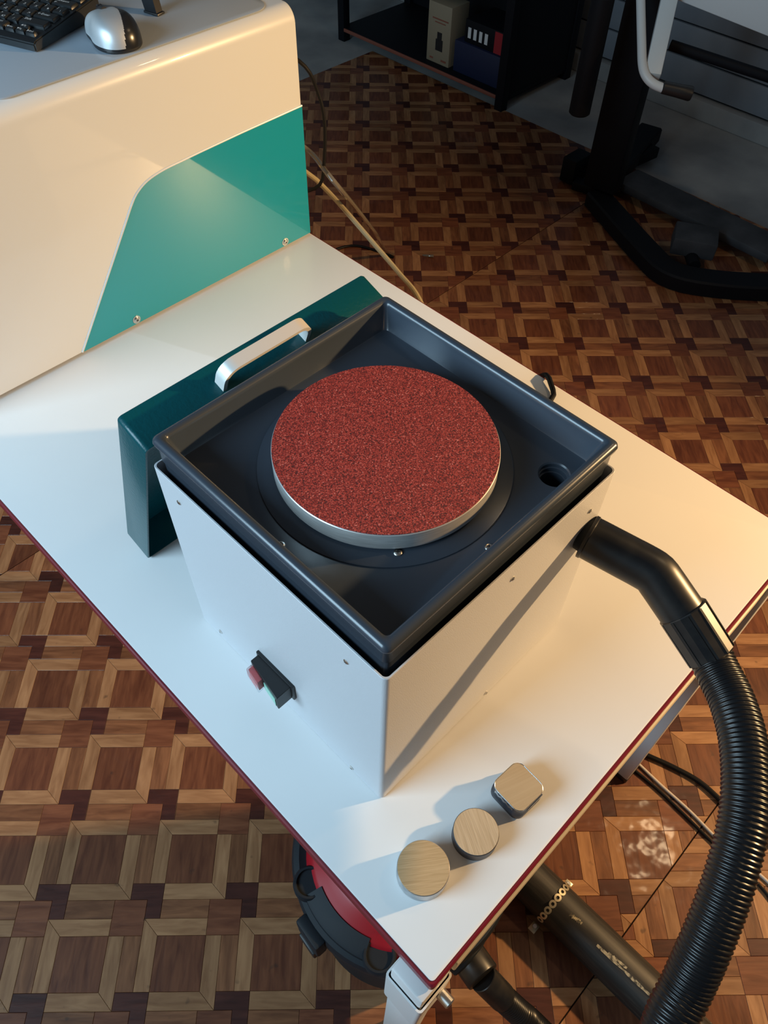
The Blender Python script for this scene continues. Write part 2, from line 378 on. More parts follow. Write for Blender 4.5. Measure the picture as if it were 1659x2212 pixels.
COVER = [(935, 2150), (1735, 1159), (680, 500), (640, 0), (0, 0), (0, 1060)]
cand = []
for (ox, oy), ya, yb in SHEETS:
    for i in range(-34, 35):
        for j in range(-34, 35):
            bx = ox + (i * E1[0] + j * E2[0]) * PER; by = oy + (i * E1[1] + j * E2[1]) * PER
            if not (X0 - 0.25 < bx < X1 + 0.25 and ya - 0.25 < by < yb + 0.25): continue
            for k, (nm, mt, poly) in enumerate(PIECES):
                wp = [(bx + x * E1[0] + y * E2[0], by + x * E1[1] + y * E2[1]) for x, y in poly]
                inb = all(X0 < x < X1 and ya < y < yb for x, y in wp)
                if not inb:
                    cp = wp
                    for a, b, c in ((1, 0, X0), (-1, 0, -X1), (0, 1, ya + 0.0009), (0, -1, -(yb - 0.0009))):
                        if len(cp) > 2: cp = clip(cp, a, b, c)
                    if len(cp) < 3 or parea(cp) < 3e-5: continue
                    wp2 = cp
                else: wp2 = wp
                cx = sum(p[0] for p in wp2) / len(wp2); cy = sum(p[1] for p in wp2) / len(wp2)
                sc = 0
                if (Vector((cx, cy, 0)) - CC).dot(fw) > 0.2:
                    u = proj((cx, cy, 0))
                    if -10 < u[0] < 1669 and -10 < u[1] < 2222 and not inside(u, COVER): sc = parea([proj((x, y, 0)) for x, y in wp2])
                cand.append((sc, k, inb, (bx, by), wp2))
cand.sort(key=lambda c: -c[0])
shared = {}
frot = (0, 0, 0)
rest = BM(); matnames = ['square', 'light_h', 'light_v', 'mid_v', 'mid_h', 'red', 'dark']
for n, (sc, k, inb, base, wp) in enumerate(cand):
    nm, mt, poly = PIECES[k]
    if n < 300 and sc > 0:
        if inb:
            if k not in shared:
                b2 = BM(); add_piece(b2, [(x * E1[0] + y * E2[0], x * E1[1] + y * E2[1]) for x, y in poly])
                bmesh.ops.recalc_face_normals(b2, faces=b2.faces[:])
                me = bpy.data.meshes.new(nm); b2.to_mesh(me); b2.free(); me.materials.append(M[mt]); shared[k] = me
            o = bpy.data.objects.new(nm, shared[k]); col.objects.link(o); o.parent = floor; o.location = (base[0], base[1], 0)
        else:
            b2 = BM(); add_piece(b2, wp); obj(nm, b2, M[mt], floor, False)
    else:
        add_piece(rest, wp, matnames.index(mt))
pr = obj('parquet_blocks', rest, [M[k] for k in matnames], floor, False); pr['kind'] = 'stuff'

# ------------------------------------------------------------------ walls
WX = 3.2
bm = BM(); box(bm, (WX + 0.02, -2.4, -0.06), (WX + 0.12, 3.8, 2.8)); wr = struct(obj('wall_right', bm, M['groove'], None, False), 'wall clad with grey painted boards')
z = 0.075
for i in range(22):
    bm = BM(); box(bm, (WX, -2.4, z + 0.004), (WX + 0.0199, 3.8, z + 0.113), 0.004, 2); obj('plank', bm, M['plank'], wr); z += 0.1155
bm = BM(); box(bm, (WX - 0.03, -2.4, -0.0035), (WX + 0.0195, 3.8, 0.072), 0.006); struct(obj('baseboard_right', bm, M['concrete']), 'low grey baseboard under boarded wall')
bm = BM(); box(bm, (-1.7, 3.8, -0.06), (3.32, 3.9, 2.8)); struct(obj('wall_back', bm, M['wall'], None, False), 'plain plaster wall')
bm = BM()
for lo_, hi_ in (((-1.7, -2.4, -0.0035), (-1.55, 3.8, 1.25)), ((-1.7, -2.4, 2.6), (-1.55, 3.8, 2.8)), ((-1.7, -2.4, 1.25), (-1.55, 0.3, 2.6)), ((-1.7, 1.7, 1.25), (-1.55, 3.8, 2.6))): box(bm, lo_, hi_)
struct(obj('wall_left', bm, M['wall'], None, False), 'plain plaster wall with a window')
bm = BM()
for lo_, hi_ in (((-1.69, 0.3, 1.25), (-1.63, 1.7, 1.3)), ((-1.69, 0.3, 2.55), (-1.63, 1.7, 2.6)), ((-1.69, 0.3, 1.3), (-1.63, 0.35, 2.55)), ((-1.69, 1.65, 1.3), (-1.63, 1.7, 2.55)), ((-1.69, 0.97, 1.3), (-1.63, 1.03, 2.55))): box(bm, lo_, hi_)
struct(obj('window_1', bm, M['leg_white'], None, False), 'white window frame')

# ------------------------------------------------------------------ table
TX, TY = 0.698, 1.70
tb = thing('work_table', 'white laminate work table with dark red edge band and pale steel legs', 'table', (TX / 2, TY / 2, 0))
def ring(h, z, r=0.004): return rr(TX / 2, TY / 2, TX / 2 + h, TY / 2 + h, r, z, 4)
bm = BM(); loft(bm, [ring(-0.002, 0.7292), ring(-0.0002, 0.730), ring(-0.0002, 0.7496), ring(-0.0012, 0.75)]); obj('table_top', bm, M['laminate'], tb)
bm = BM(); vl = loft(bm, [ring(0.0, 0.7485), ring(0.0018, 0.7490), ring(0.0034, 0.7472), ring(0.0038, 0.7395), ring(0.0034, 0.7312), ring(0.0, 0.7300)], False, False)
obj('edge_band', bm, M['maroon'], tb)
for nm, lo_, hi_ in (('apron', (0.03, -0.0060, 0.688), (TX - 0.03, 0.03, 0.7285)), ('apron', (0.03, TY - 0.03, 0.688), (TX - 0.03, TY - 0.005, 0.7285)), ('apron', (0.006, 0.045, 0.688), (0.03, TY - 0.045, 0.7285)), ('apron', (TX - 0.03, 0.045, 0.688), (TX - 0.006, TY - 0.045, 0.7285))):
    bm = BM(); box(bm, lo_, hi_, 0.002); obj(nm, bm, M['cream'], tb)
# legs: square steel tubes, the near one in a bolted socket
for (lx, ly) in ((-0.016, -0.004), (0.622, -0.012), (0.0, TY - 0.045), (TX - 0.045, TY - 0.045)):
    bm = BM(); box(bm, (lx, ly, 0.012), (lx + 0.040, ly + 0.040, 0.7285), 0.003); lg = obj('leg', bm, M['leg_white'], tb)
    bm = BM(); box(bm, (lx - 0.001, ly - 0.001, 0.0002), (lx + 0.041, ly + 0.041, 0.0195), 0.003); obj('foot_cap', bm, M['black'], lg)
bm = BM(); c3 = (0.004, 0.016)
loft(bm, [rr(c3[0], c3[1], 0.0235, 0.0235, 0.004, 0.560, 3), rr(c3[0], c3[1], 0.0235, 0.0235, 0.004, 0.690, 3), rr(c3[0], c3[1], 0.0215, 0.0215, 0.003, 0.690, 3), rr(c3[0], c3[1], 0.0215, 0.0215, 0.003, 0.560, 3)], False, False)
obj('leg_socket', bm, M['leg_white'], tb)
bm = BM(); cyl(bm, (0.010, -0.0073, 0.672), (0.010, -0.022, 0.672), 0.0062, 20, 0.0012); bt = obj('bolt', bm, M['zinc'], tb)

# ------------------------------------------------------------------ grinder
gx, gy, gw, gl, gz = 0.0808, 0.1455, 0.2973, 0.2978, 1.0217
gcx, gcy = gx + gw / 2, gy + gl / 2
G = thing('grinding_machine', 'white boxed bench grinding machine with charcoal tray and red abrasive disc', 'grinder', (gcx, gcy, 0.75))
def grr(i, z, r=0.005, n=5): return rr(gcx, gcy, gw / 2 - i, gl / 2 - i, max(r, 0.0008), z, n)
bm = BM(); loft(bm, [grr(0.001, 0.7502), grr(0, 0.7512), grr(0, gz - 0.0005), grr(0.0004, gz), grr(0.0016, gz), grr(0.002, gz - 0.0006, 0.003), grr(0.002, 0.78, 0.003)], True, True)
obj('housing', bm, M['powder'], G)
zf = 1.0295; hc = (0.3262, 0.1790); hr = 0.0147
prof = [(0.012, 0.985), (0.0075, 0.990), (0.0072, 1.0285), (0.0064, 1.0296), (0.0060, 1.0310), (0.0060, 1.0470), (0.0052, 1.0485), (0.0040, 1.0498), (0.0034, 1.0530), (0.0042, 1.0562), (0.0064, 1.0582), (0.0092, 1.0588), (0.0118, 1.0578), (0.0132, 1.0555), (0.0136, 1.0530), (0.0182, zf + 0.0030), (0.0192, zf + 0.0008), (0.0212, zf)]
bm = BM(); vl = loft(bm, [grr(i, z, 0.0075 - min(i, 0.0065) * 0.4 if z > 1.05 else 0.006) for i, z in prof], True, False)
hl = [bm.verts.new(p) for p in circ(hc[0], hc[1], hr, zf, 36)]
es = []
for lp in (vl[-1], hl):
    for i in range(len(lp)):
        e = bm.edges.get((lp[i], lp[(i + 1) % len(lp)])) or bm.edges.new((lp[i], lp[(i + 1) % len(lp)])); es.append(e)
bmesh.ops.triangle_fill(bm, use_beauty=True, use_dissolve=False, edges=es)
pv = hl
for r, z in ((hr - 0.0012, zf - 0.0012), (hr - 0.0012, zf - 0.005), (hr - 0.0022, zf - 0.0056), (hr - 0.0022, zf - 0.010), (hr - 0.0032, zf - 0.0106), (hr - 0.0032, zf - 0.034)):
    nv = [bm.verts.new(p) for p in circ(hc[0], hc[1], r, z, 36)]
    for i in range(36): bm.faces.new((pv[i], pv[(i + 1) % 36], nv[(i + 1) % 36], nv[i]))
    pv = nv
bm.faces.new(pv)
tray = obj('tray', bm, M['tray'], G, True, 40)
bm = BM(); lathe(bm, [(0.1145, zf - 0.0002), (0.1145, zf + 0.0009), (0.1137, zf + 0.0014), (0.001, zf + 0.0014)], gcx, gcy, 96, False, True); obj('splash_plate', bm, M['tray'], G)
bm = BM(); lathe(bm, [(0.018, zf), (0.018, 1.0358)], gcx, gcy, 32); obj('spindle', bm, M['alu'], G)
bm = BM(); lathe(bm, [(0.085, 1.0348), (0.0990, 1.0348), (0.1, 1.0358), (0.1, 1.0529), (0.0995, 1.0536), (0.001, 1.0536)], gcx, gcy, 128); pl = obj('platen', bm, M['alu'], G); pl['label'] = 'bright turned aluminium wheel'
bm = BM(); rl = [circ(gcx, gcy, r, z, 128) for r, z in ((0.0990, 1.0537), (0.0994, 1.0540), (0.0992, 1.0546), (0.05, 1.0547), (0.002, 1.0547))]
loft(bm, rl); ab = obj('abrasive_disc', bm, M['abrasive'], G); ab['label'] = 'round red abrasive paper'
for p in ((gcx - 0.1265, gcy - 0.005), (gcx - 0.006, gcy - 0.1265), (gcx - 0.064, gcy - 0.078)): screw(G, (p[0], p[1], zf + (0.0012 if p[0] > gcx - 0.07 and p[1] > gcy - 0.1 else 0)), (0, 0, 1), 0.0036, 0.002)
for q in ((387, 1085), (748, 1429), (477, 1364), (760, 1661)):
    p = PX(q, gx); p.z = max(p.z, 0.757); screw(G, p, (-1, 0, 0), 0.0028, 0.0012)
for q in ((1274, 1103), (1107, 1250), (1048, 1501)):
    p = PY(q, gy); p.z = max(p.z, 0.757); screw(G, p, (0, -1, 0), 0.0028, 0.0012)
# switch
bm = BM(); box(bm, (gx - 0.0035, 0.2700, 0.7970), (gx + 0.0003, 0.3275, 0.8270), 0.0012); sw = obj('switch', bm, M['black'], G); sw['label'] = 'black start stop switch'
bm = BM(); prism(bm, [(gx - 0.003, 0.2732, 0.7995), (gx - 0.0215, 0.2732, 0.7995), (gx - 0.0130, 0.3245, 0.7995), (gx - 0.003, 0.3245, 0.7995)], (0, 0, 0.0245)); bmesh.ops.bevel(bm, geom=bm.edges[:], offset=0.0006, segments=1, affect='EDGES'); obj('switch_body', bm, M['black'], sw)
def wed(y, d): t = (y - 0.2732) / (0.3245 - 0.2732); return gx - (0.0215 + (0.0130 - 0.0215) * t) - d
bm = BM(); prism(bm, [(wed(0.2765, 0.0008), 0.2765, 0.803), (wed(0.2985, 0.0008), 0.2985, 0.803), (wed(0.2985, -0.001), 0.2985, 0.803), (wed(0.2765, -0.001), 0.2765, 0.803)], (0, 0, 0.015)); obj('green_button', bm, M['green_btn'], sw)
bm = BM(); prism(bm, [(wed(0.3035, 0.0058), 0.3035, 0.800), (wed(0.3215, 0.0058), 0.3215, 0.800), (wed(0.3215, -0.002), 0.3215, 0.800), (wed(0.3035, -0.002), 0.3035, 0.800)], (0, 0, 0.017)); rb = obj('red_button', bm, M['red_btn'], sw)
bm = BM(); prism(bm, [(wed(0.3018, 0.0078), 0.3018, 0.7978), (wed(0.3232, 0.0078), 0.3232, 0.7978), (wed(0.3232, 0.0002), 0.3232, 0.7978), (wed(0.3018, 0.0002), 0.3018, 0.7978)], (0, 0, 0.0212)); bmesh.ops.bevel(bm, geom=bm.edges[:], offset=0.0008, segments=2, affect='EDGES'); obj('clear_cap', bm, M['clear'], rb)
# outlet stub under the hose end
es0 = Vector((0.3552, gy, 0.9455))
bm = BM(); cyl(bm, es0 + Vector((0, 0.002, 0)), es0 + Vector((0.0005, -0.012, -0.0005)), 0.0175, 32); obj('outlet_stub', bm, M['vac_dark'], G)

# ------------------------------------------------------------------ teal cover leaning behind the grinder
ang = math.atan2(0.104, 0.280)
LID = thing('splash_cover', 'dark teal glossy metal cover with satin handle leaning beside the grinding machine', 'cover', (0.0826, 0.557, 0.7505), (ang, 0, 0))
LW, LH, LT, wt = 0.312, 0.2985, 0.043, 0.0022
def lrr(i, y, r=0.005): # rounded outline in local x, z at depth y
    return [(x, y, z) for x, z, _ in rr(LW / 2, LH / 2, LW / 2 - i, LH / 2 - i, r, 0, 5)]
bm = BM(); loft(bm, [lrr(wt, 0.0, 0.004), lrr(0.0003, 0.0), lrr(0, 0.0008), lrr(0, LT - 0.003), lrr(0.001, LT - 0.0008), lrr(0.003, LT, 0.004)], False, True)
vl = loft(bm, [lrr(wt, 0.0, 0.004), lrr(wt, LT - wt, 0.004)], False, True)
bmesh.ops.remove_doubles(bm, verts=bm.verts[:], dist=1e-5)
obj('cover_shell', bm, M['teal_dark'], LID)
# handle: flat bar bent into a U on the top edge
hx0, hx1, hh, hw, ht = 0.096, 0.205, 0.030, 0.013, 0.0045
def uprof(o):
    P_ = [(hx0 + o, LH - 0.0005)]; r = 0.017 - o
    for k in range(7):
        a = math.radians(180 - 90 * k / 6); P_.append((hx0 + 0.017 + r * math.cos(a), LH + hh - 0.017 + r * math.sin(a)))
    for k in range(7):
        a = math.radians(90 - 90 * k / 6); P_.append((hx1 - 0.017 + r * math.cos(a), LH + hh - 0.017 + r * math.sin(a)))
    P_.append((hx1 - o, LH - 0.0005)); return P_
outer, inner = uprof(0), uprof(ht); y0, y1 = 0.010, 0.010 + hw
bm = BM(); A = [[bm.verts.new((x, y, z)) for x, z in pr_] for pr_ in (outer, inner) for y in (y0, y1)]
o0, o1, i0, i1 = A
for a, b in ((o0, o1), (o1, i1), (i1, i0), (i0, o0)):
    for k in range(len(a) - 1): bm.faces.new((a[k], a[k + 1], b[k + 1], b[k]))
for k in (0, -1): bm.faces.new((o0[k], o1[k], i1[k], i0[k]))
bmesh.ops.bevel(bm, geom=[e for e in bm.edges if abs(e.verts[0].co.y - e.verts[1].co.y) < 1e-6 and e.calc_face_angle(0) > 1.2], offset=0.0007, segments=2, affect='EDGES')
hd = obj('handle', bm, M['handle'], LID); hd['label'] = 'satin aluminium bow handle'

# ------------------------------------------------------------------ instrument behind, white with teal panel
FY, IX, IT = 0.939, 0.6927, 1.118
INS = thing('lab_instrument', 'large white glossy instrument case with teal lower front panel', 'instrument', (IX / 2, FY + 0.36, 0.75))
bm = BM(); r = 0.022; pf = [(FY + 0.004, 0.7555), (FY, 0.7580)]
for k in range(9):
    a = math.radians(180 - 90 * k / 8); pf.append((FY + r + r * math.cos(a), IT - r + r * math.sin(a)))
pf += [(FY + 0.70, IT), (FY + 0.72, IT - 0.02), (FY + 0.72, 0.7555)]
xs = [(0.002, 0.003), (0.004, 0.0006), (0.008, 0.0), (IX - 0.006, 0.0), (IX - 0.002, 0.0008), (IX - 0.0002, 0.004)]
cyy, czz = FY + 0.36, 0.93
loops = []
for x, i in xs: loops.append([(x, y + (i if y < cyy else -i), z + (i if z < czz else -i)) for y, z in pf])
loft(bm, loops); body = obj('case', bm, M['white_gloss'], INS)
teal_px = [(656, 226), (520, 287), (430, 329), (395, 346), (352, 367), (318, 390), (296, 416), (284, 442), (272, 478), (181, 769)]
tp = [PY(q, FY) for q in teal_px]
tp = tp[:2] + catmull(tp[2:9], 0.004) + tp[9:]
for p in tp: p.x = min(p.x, IX - 0.0008)
tp[-1].z = 0.7578; edge = [Vector(p) for p in tp]
poly = [Vector((p.x, FY + 0.0004, p.z)) for p in tp] + [Vector((IX - 0.0008, FY + 0.0004, 0.7578))]
bm = BM(); prism(bm, poly, (0, -0.0012, 0)); tl = obj('teal_panel', bm, M['teal'], INS); tl['label'] = 'glossy teal front panel with slanted rounded edge'
bm = BM(); tube(bm, [Vector((p.x, FY - 0.0002, p.z)) for p in edge], 0.0016, 8); obj('panel_trim', bm, M['white_gloss'], INS)
for q in ((295, 690), (616, 522)):
    p = PY(q, FY - 0.0008); s = screw(INS, p, (0, -1, 0), 0.0048, 0.0030)
    bm = BM(); cyl(bm, p + Vector((0, 0.0004, 0)), p + Vector((0, -0.0008, 0)), 0.0068, 24); obj('washer', bm, M['zinc'], s)
for x in (0.05, 0.625):
    for y in (FY + 0.03, FY + 0.68):
        bm = BM(); cyl(bm, (x, y, 0.7502), (x, y, 0.7565), 0.011, 20); obj('rubber_foot', bm, M['vac_dark'], INS)

# desk mat, keyboard, mouse, stand foot on the case
bm = BM(); mz = IT
loft(bm, [rr(0.45, 1.135, 0.215, 0.181, 0.03, mz + 0.0002, 8), rr(0.45, 1.135, 0.215, 0.181, 0.03, mz + 0.0014, 8), rr(0.45, 1.135, 0.2142, 0.1802, 0.03, mz + 0.002, 8)])
tag(obj('desk_mat', bm, M['mat_clear'], None, origin=(0.45, 1.135, mz)), 'glossy grey sheet mat with rounded corners under the keyboard', 'mat')
kz = mz + 0.0022
KB = thing('keyboard', 'black compact computer keyboard with white key legends', 'keyboard', (0.3437, 1.0374, kz), (0, 0, math.radians(-70)))
KW, KD = 0.282, 0.134; tilt = math.radians(4.5)
def kt(y): return 0.0125 + y * math.tan(tilt)
bm = BM(); prism(bm, [(0, 0, 0.0005), (0, KD, 0.0005), (0, KD, kt(KD)), (0, KD - 0.006, kt(KD) + 0.001), (0, 0.005, kt(0.005)), (0, 0, 0.010)], (-KW, 0, 0))
bmesh.ops.bevel(bm, geom=bm.edges[:], offset=0.0015, segments=2, affect='EDGES'); obj('keyboard_base', bm, M['key'], KB)
legends = []
def key(x1, y0_, w, d=0.0172, leg=None):
    """key whose right edge is x1, front edge y0_"""
    h = 0.0048; mm = Matrix.Translation((x1 - w / 2, y0_ + d / 2, kt(y0_ + d / 2))) @ Matrix.Rotation(tilt, 4, 'X')
    b_ = BM(); hx_, hy_ = w / 2 - 0.0008, d / 2 - 0.0008
    lp = [rr(0, 0, hx_, hy_, 0.0012, 0, 2), rr(0, 0.0002, hx_ - 0.0004, hy_ - 0.0004, 0.0012, h * 0.7, 2), rr(0, 0.0005, hx_ - 0.0016, hy_ - 0.0016, 0.0014, h, 2)]
    loft(b_, lp); b_.transform(mm); obj('key', b_, M['key'], KB)
    if leg:
        for txt, u, v, sz in leg: legends.append((txt, mm @ Vector((-w / 2 + u * w, -d / 2 + v * d, h + 0.00025)), sz))
p_ = 0.019; rows = [0.010 + i * p_ for i in range(6)]; rt = -0.006
# front row: small arrow keys, then modifiers
for t, k in (('►End', 0), ('▼Pg', 1), ('◄Hm', 2)): key(rt - k * 0.0165, rows[0], 0.0162, 0.0088, [(t, 0.15, 0.35, 0.0042)])
key(rt - 0.0165, rows[0] + 0.009, 0.0162, 0.0088, [('▲Pg', 0.15, 0.35, 0.0042)])
x = rt - 3 * 0.0165 - 0.001
for w, t in ((0.0185, 'Ctrl'), (0.0185, None), (0.0185, 'Alt'), (0.085, None), (0.022, 'Alt'), (0.022, None), (0.022, 'Ctrl')): key(x, rows[0], w - 0.001, 0.0172, [(t, 0.15, 0.6, 0.004)] if t else None); x -= w
def row(y, right, cap, rest_, lw):
    x = rt; key(x, y, right - 0.001, 0.0172, cap); x -= right
    for up, lo_ in rest_: key(x, y, 0.018, 0.0172, [(up, 0.18, 0.58, 0.0055), (lo_, 0.55, 0.16, 0.0055)]); x -= 0.019
    key(x, y, KW + x - 0.006, 0.0172, None)
row(rows[1] + 0.0, 0.044, [('Shift', 0.12, 0.5, 0.0062)], [('?', '/'), ('>', 'Ю'), ('<', 'Б'), ('M', 'Ь'), ('N', 'Т'), ('B', 'И'), ('V', 'М'), ('C', 'С'), ('X', 'Ч'), ('Z', 'Я')], 0)
row(rows[2], 0.036, [('←Enter', 0.12, 0.42, 0.0062)], [('"', 'Э'), (':', 'Ж'), ('L', 'Д'), ('K', 'Л'), ('J', 'О'), ('H', 'Р'), ('G', 'П'), ('F', 'А'), ('D', 'В'), ('S', 'Ы'), ('A', 'Ф')], 0)
row(rows[3], 0.020, [('|', 0.2, 0.55, 0.006), ('\\', 0.6, 0.2, 0.006)], [('}', 'Ъ'), ('{', 'Х'), ('P', 'З'), ('O', 'Щ'), ('I', 'Ш'), ('U', 'Г'), ('Y', 'Н'), ('T', 'Е'), ('R', 'К'), ('E', 'У'), ('W', 'Ц'), ('Q', 'Й')], 0)
row(rows[4], 0.036, [('Backspace', 0.1, 0.55, 0.0050), ('←', 0.1, 0.2, 0.006)], [('+', '='), ('_', '-'), (')', '0'), ('(', '9'), ('*', '8'), ('&', '7'), ('^', '6'), ('%', '5'), ('$', '4'), ('#', '3'), ('@', '2')], 0)
row(rows[5], 0.019, [('Del', 0.2, 0.45, 0.0052)], [('PrtSc', 'Ins')] + [('F%d' % (12 - i), ' ') for i in range(11)], 0)
# printed legends as one flat part
lb = BM(); kmt = Matrix.Rotation(tilt, 4, 'X')
dg = None
for txt, p, sz in legends:
    if p.x < -0.17 or txt.strip() == '': continue
    cu = bpy.data.curves.new('t', 'FONT'); cu.body = txt; cu.size = sz; cu.resolution_u = 2
    to = bpy.data.objects.new('t', cu); col.objects.link(to)
    me = to.to_mesh(); me2 = me.copy(); to.to_mesh_clear()
    me2.transform(Matrix.Translation(p) @ kmt); lb.from_mesh(me2)
    bpy.data.objects.remove(to); bpy.data.curves.remove(cu); bpy.data.meshes.remove(me2)
ko = obj('key_legends', lb, M['legend'], KB, False)

MA = math.radians(80)
MS = thing('computer_mouse', 'silver and black computer mouse beside the keyboard', 'mouse', (0.4370, 1.0040, kz), (0, 0, MA))
def mouse_pt(a, t):
    c, s = math.cos(a), math.sin(a); ex = 2.4
    ux = math.copysign(abs(c) ** (2 / ex), c); uy = math.copysign(abs(s) ** (2 / ex), s)
    waist = 1 - 0.12 * math.exp(-((ux - 0.25) / 0.35) ** 2)
    rr_ = math.cos(t * math.pi / 2) ** 0.45 if t < 1 else 0.0
    x = 0.047 * ux * rr_; y = 0.0315 * uy * waist * rr_
    hgt = 0.0350 * (1 - 0.16 * ((x + 0.008) / 0.05) ** 2 - (0.10 * (x / 0.05) if x > 0 else 0))
    return Vector((x, y, 0.004 + (hgt - 0.004) * math.sin(t * math.pi / 2) ** 0.9))
def mouse_side(p):  # black flank behind a sweeping border
    return -p.y > -0.003 + 0.016 * min(1, max(0, (p.x + 0.047) / 0.045)) ** 0.6
b_s, b_b = BM(), BM(); NA, NT = 220, 60
gv = {}
def mv(bm_, i, t):
    k_ = (id(bm_), i % NA, t)
    if k_ not in gv: gv[k_] = bm_.verts.new(mouse_pt(2 * math.pi * (i % NA) / NA, t / NT))
    return gv[k_]
for i in range(NA):
    for t in range(NT):
        c_ = sum((mouse_pt(2 * math.pi * (i + di) / NA, (t + dt) / NT) for di in (0, 1) for dt in (0, 1)), Vector()) / 4
        tgt = b_b if (mouse_side(c_) or t < 2) else b_s
        if t == NT - 1:
            k_ = (id(tgt), 'top')
            if k_ not in gv: gv[k_] = tgt.verts.new(mouse_pt(0, 1))
            tgt.faces.new((mv(tgt, i, t), mv(tgt, i + 1, t), gv[k_]))
        else: tgt.faces.new((mv(tgt, i, t), mv(tgt, i + 1, t), mv(tgt, i + 1, t + 1), mv(tgt, i, t + 1)))
obj('silver_shell', b_s, M['silver'], MS); obj('black_flanks', b_b, M['black_gloss'], MS)
bm = BM(); loft(bm, [[mouse_pt(2 * math.pi * i / 48, 0) * f_ + Vector((0, 0, dz)) for i in range(48)] for f_, dz in ((0.97, -0.0035), (1.0, -0.002), (1.0, 0.0006))]); obj('mouse_base', bm, M['black'], MS)
bm = BM(); cyl(bm, (0.028, -0.0035, 0.0270), (0.028, 0.0035, 0.0270), 0.0068, 24, 0.001); obj('scroll_wheel', bm, M['black_gloss'], MS)
bm = BM(); tube(bm, catmull([(0.012, 0, 0.0312), (0.022, 0, 0.0297), (0.032, 0, 0.0262), (0.040, 0, 0.0200)], 0.003), 0.0045, 10); obj('wheel_slot', bm, M['black'], MS)

SF = thing('monitor_stand', 'slim black stand leg standing behind the mouse', 'stand', (0.5265, 1.043, kz))
b0, t0 = Vector((0.5265, 1.0430, kz)), Vector((0.560, 1.175, kz + 0.28))
d_ = Vector((0.23, -0.97, 0)); n_ = Vector((0.97, 0.23, 0))
bm = BM(); loft(bm, [[b0 + d_ * a * 0.0105 + n_ * b * 0.006 for a, b in ((-1, -1), (1, -1), (1, 1), (-1, 1))], [t0 + d_ * a * 0.022 + n_ * b * 0.006 for a, b in ((-1, -1), (1, -1), (1, 1), (-1, 1))]]); obj('stand_leg', bm, M['black_gloss'], SF, False)
bm = BM(); box(bm, (-0.0075, -0.013, 0.0), (0.0075, 0.013, 0.003), 0.001, 2, Matrix.Translation(b0) @ Matrix.Rotation(math.radians(13.3), 4, 'Z')); obj('stand_foot_pad', bm, M['black'], SF)

# ------------------------------------------------------------------ metal samples on the table
def sample_round(px_c, h, r, side, top, label):
    z = 0.75 + h; c = PZ(px_c, z); o = thing('metal_sample', label, 'metal sample', (c.x, c.y, 0.75), (0, 0, 0), 'metal samples on the table')
    bm = BM(); lathe(bm, [(r - 0.0006, 0.7502), (r, 0.7508), (r, z - 0.0008), (r - 0.0005, z - 0.0002)], c.x, c.y, 64); obj('sample_body', bm, side, o)
    bm = BM(); lathe(bm, [(r - 0.0005, z - 0.0003), (r - 0.0007, z), (0.001, z)], c.x, c.y, 64); obj('ground_face', bm, top, o)
sample_round((914.6, 1873.8), 0.0215, 0.0250, M['resin_grey'], M['ground_a'], 'round metal sample with bright grey side and diagonal grinding marks')
sample_round((1028.5, 1796.0), 0.0185, 0.0225, M['resin_dark'], M['ground_b'], 'round metal sample with black side between the other two samples')
zc = 0.75 + 0.0235; c = PZ((1120.5, 1699), zc)
SC = thing('metal_sample', 'square metal sample with rounded corners and dark foil-marked side', 'metal sample', (c.x, c.y, 0.75), (0, 0, 0), 'metal samples on the table')
def sq(h, z, r): 
    a = math.radians(-4); return [(c.x + (x * math.cos(a) - y * math.sin(a)), c.y + (x * math.sin(a) + y * math.cos(a)), z) for x, y, _ in rr(0, 0, h, h, r, 0, 6)]
bm = BM(); loft(bm, [sq(0.0190, 0.7502, 0.009), sq(0.0205, 0.7525, 0.009), sq(0.0205, 0.7605, 0.009), sq(0.0196, 0.7625, 0.009), sq(0.0196, zc - 0.0006, 0.0088), sq(0.0192, zc - 0.0001, 0.0086)]); obj('sample_body', bm, M['resin_dark'], SC)
bm = BM(); loft(bm, [sq(0.0193, zc - 0.0003, 0.0086), sq(0.0190, zc + 0.0001, 0.0084)]); obj('ground_face', bm, M['ground_c'], SC)
a = math.radians(-4)
def sqp(x, y, z): return Vector((c.x + x * math.cos(a) - y * math.sin(a), c.y + x * math.sin(a) + y * math.cos(a), z))
random.seed(3)
bm = BM(); k0 = [sqp(-0.0199, -0.011 + 0.0012 * i, 0.7655 + 0.0012 * math.sin(i * 1.1)) for i in range(21)]; k1 = [p + Vector((0, 0, 0.0045 + random.uniform(-0.0008, 0.001))) for p in k0]
va_ = [bm.verts.new(p) for p in k0]; vb_ = [bm.verts.new(p) for p in k1]; vc_ = [bm.verts.new(p + Vector((0.0006, 0, 0))) for p in k1]; vd_ = [bm.verts.new(p + Vector((0.0006, 0, 0))) for p in k0]
for A_, B_ in ((va_, vb_), (vb_, vc_), (vc_, vd_), (vd_, va_)):
    for i in range(20): bm.faces.new((A_[i], A_[i + 1], B_[i + 1], B_[i]))
obj('foil_strip', bm, M['foil'], SC)
bm = BM(); bar(bm, sqp(-0.006, -0.0199, 0.7610), sqp(0.015, -0.0199, 0.7655), 0.0012, 0.0030); obj('foil_strip', bm, M['foil'], SC)
bm = BM(); rim = sq(0.0195, zc - 0.0004, 0.0088); tube(bm, [Vector(p) + Vector((0, 0, random.uniform(-0.0003, 0.0003))) for p in rim + rim[:1]], 0.00045, 6); obj('burr', bm, M['foil'], SC)

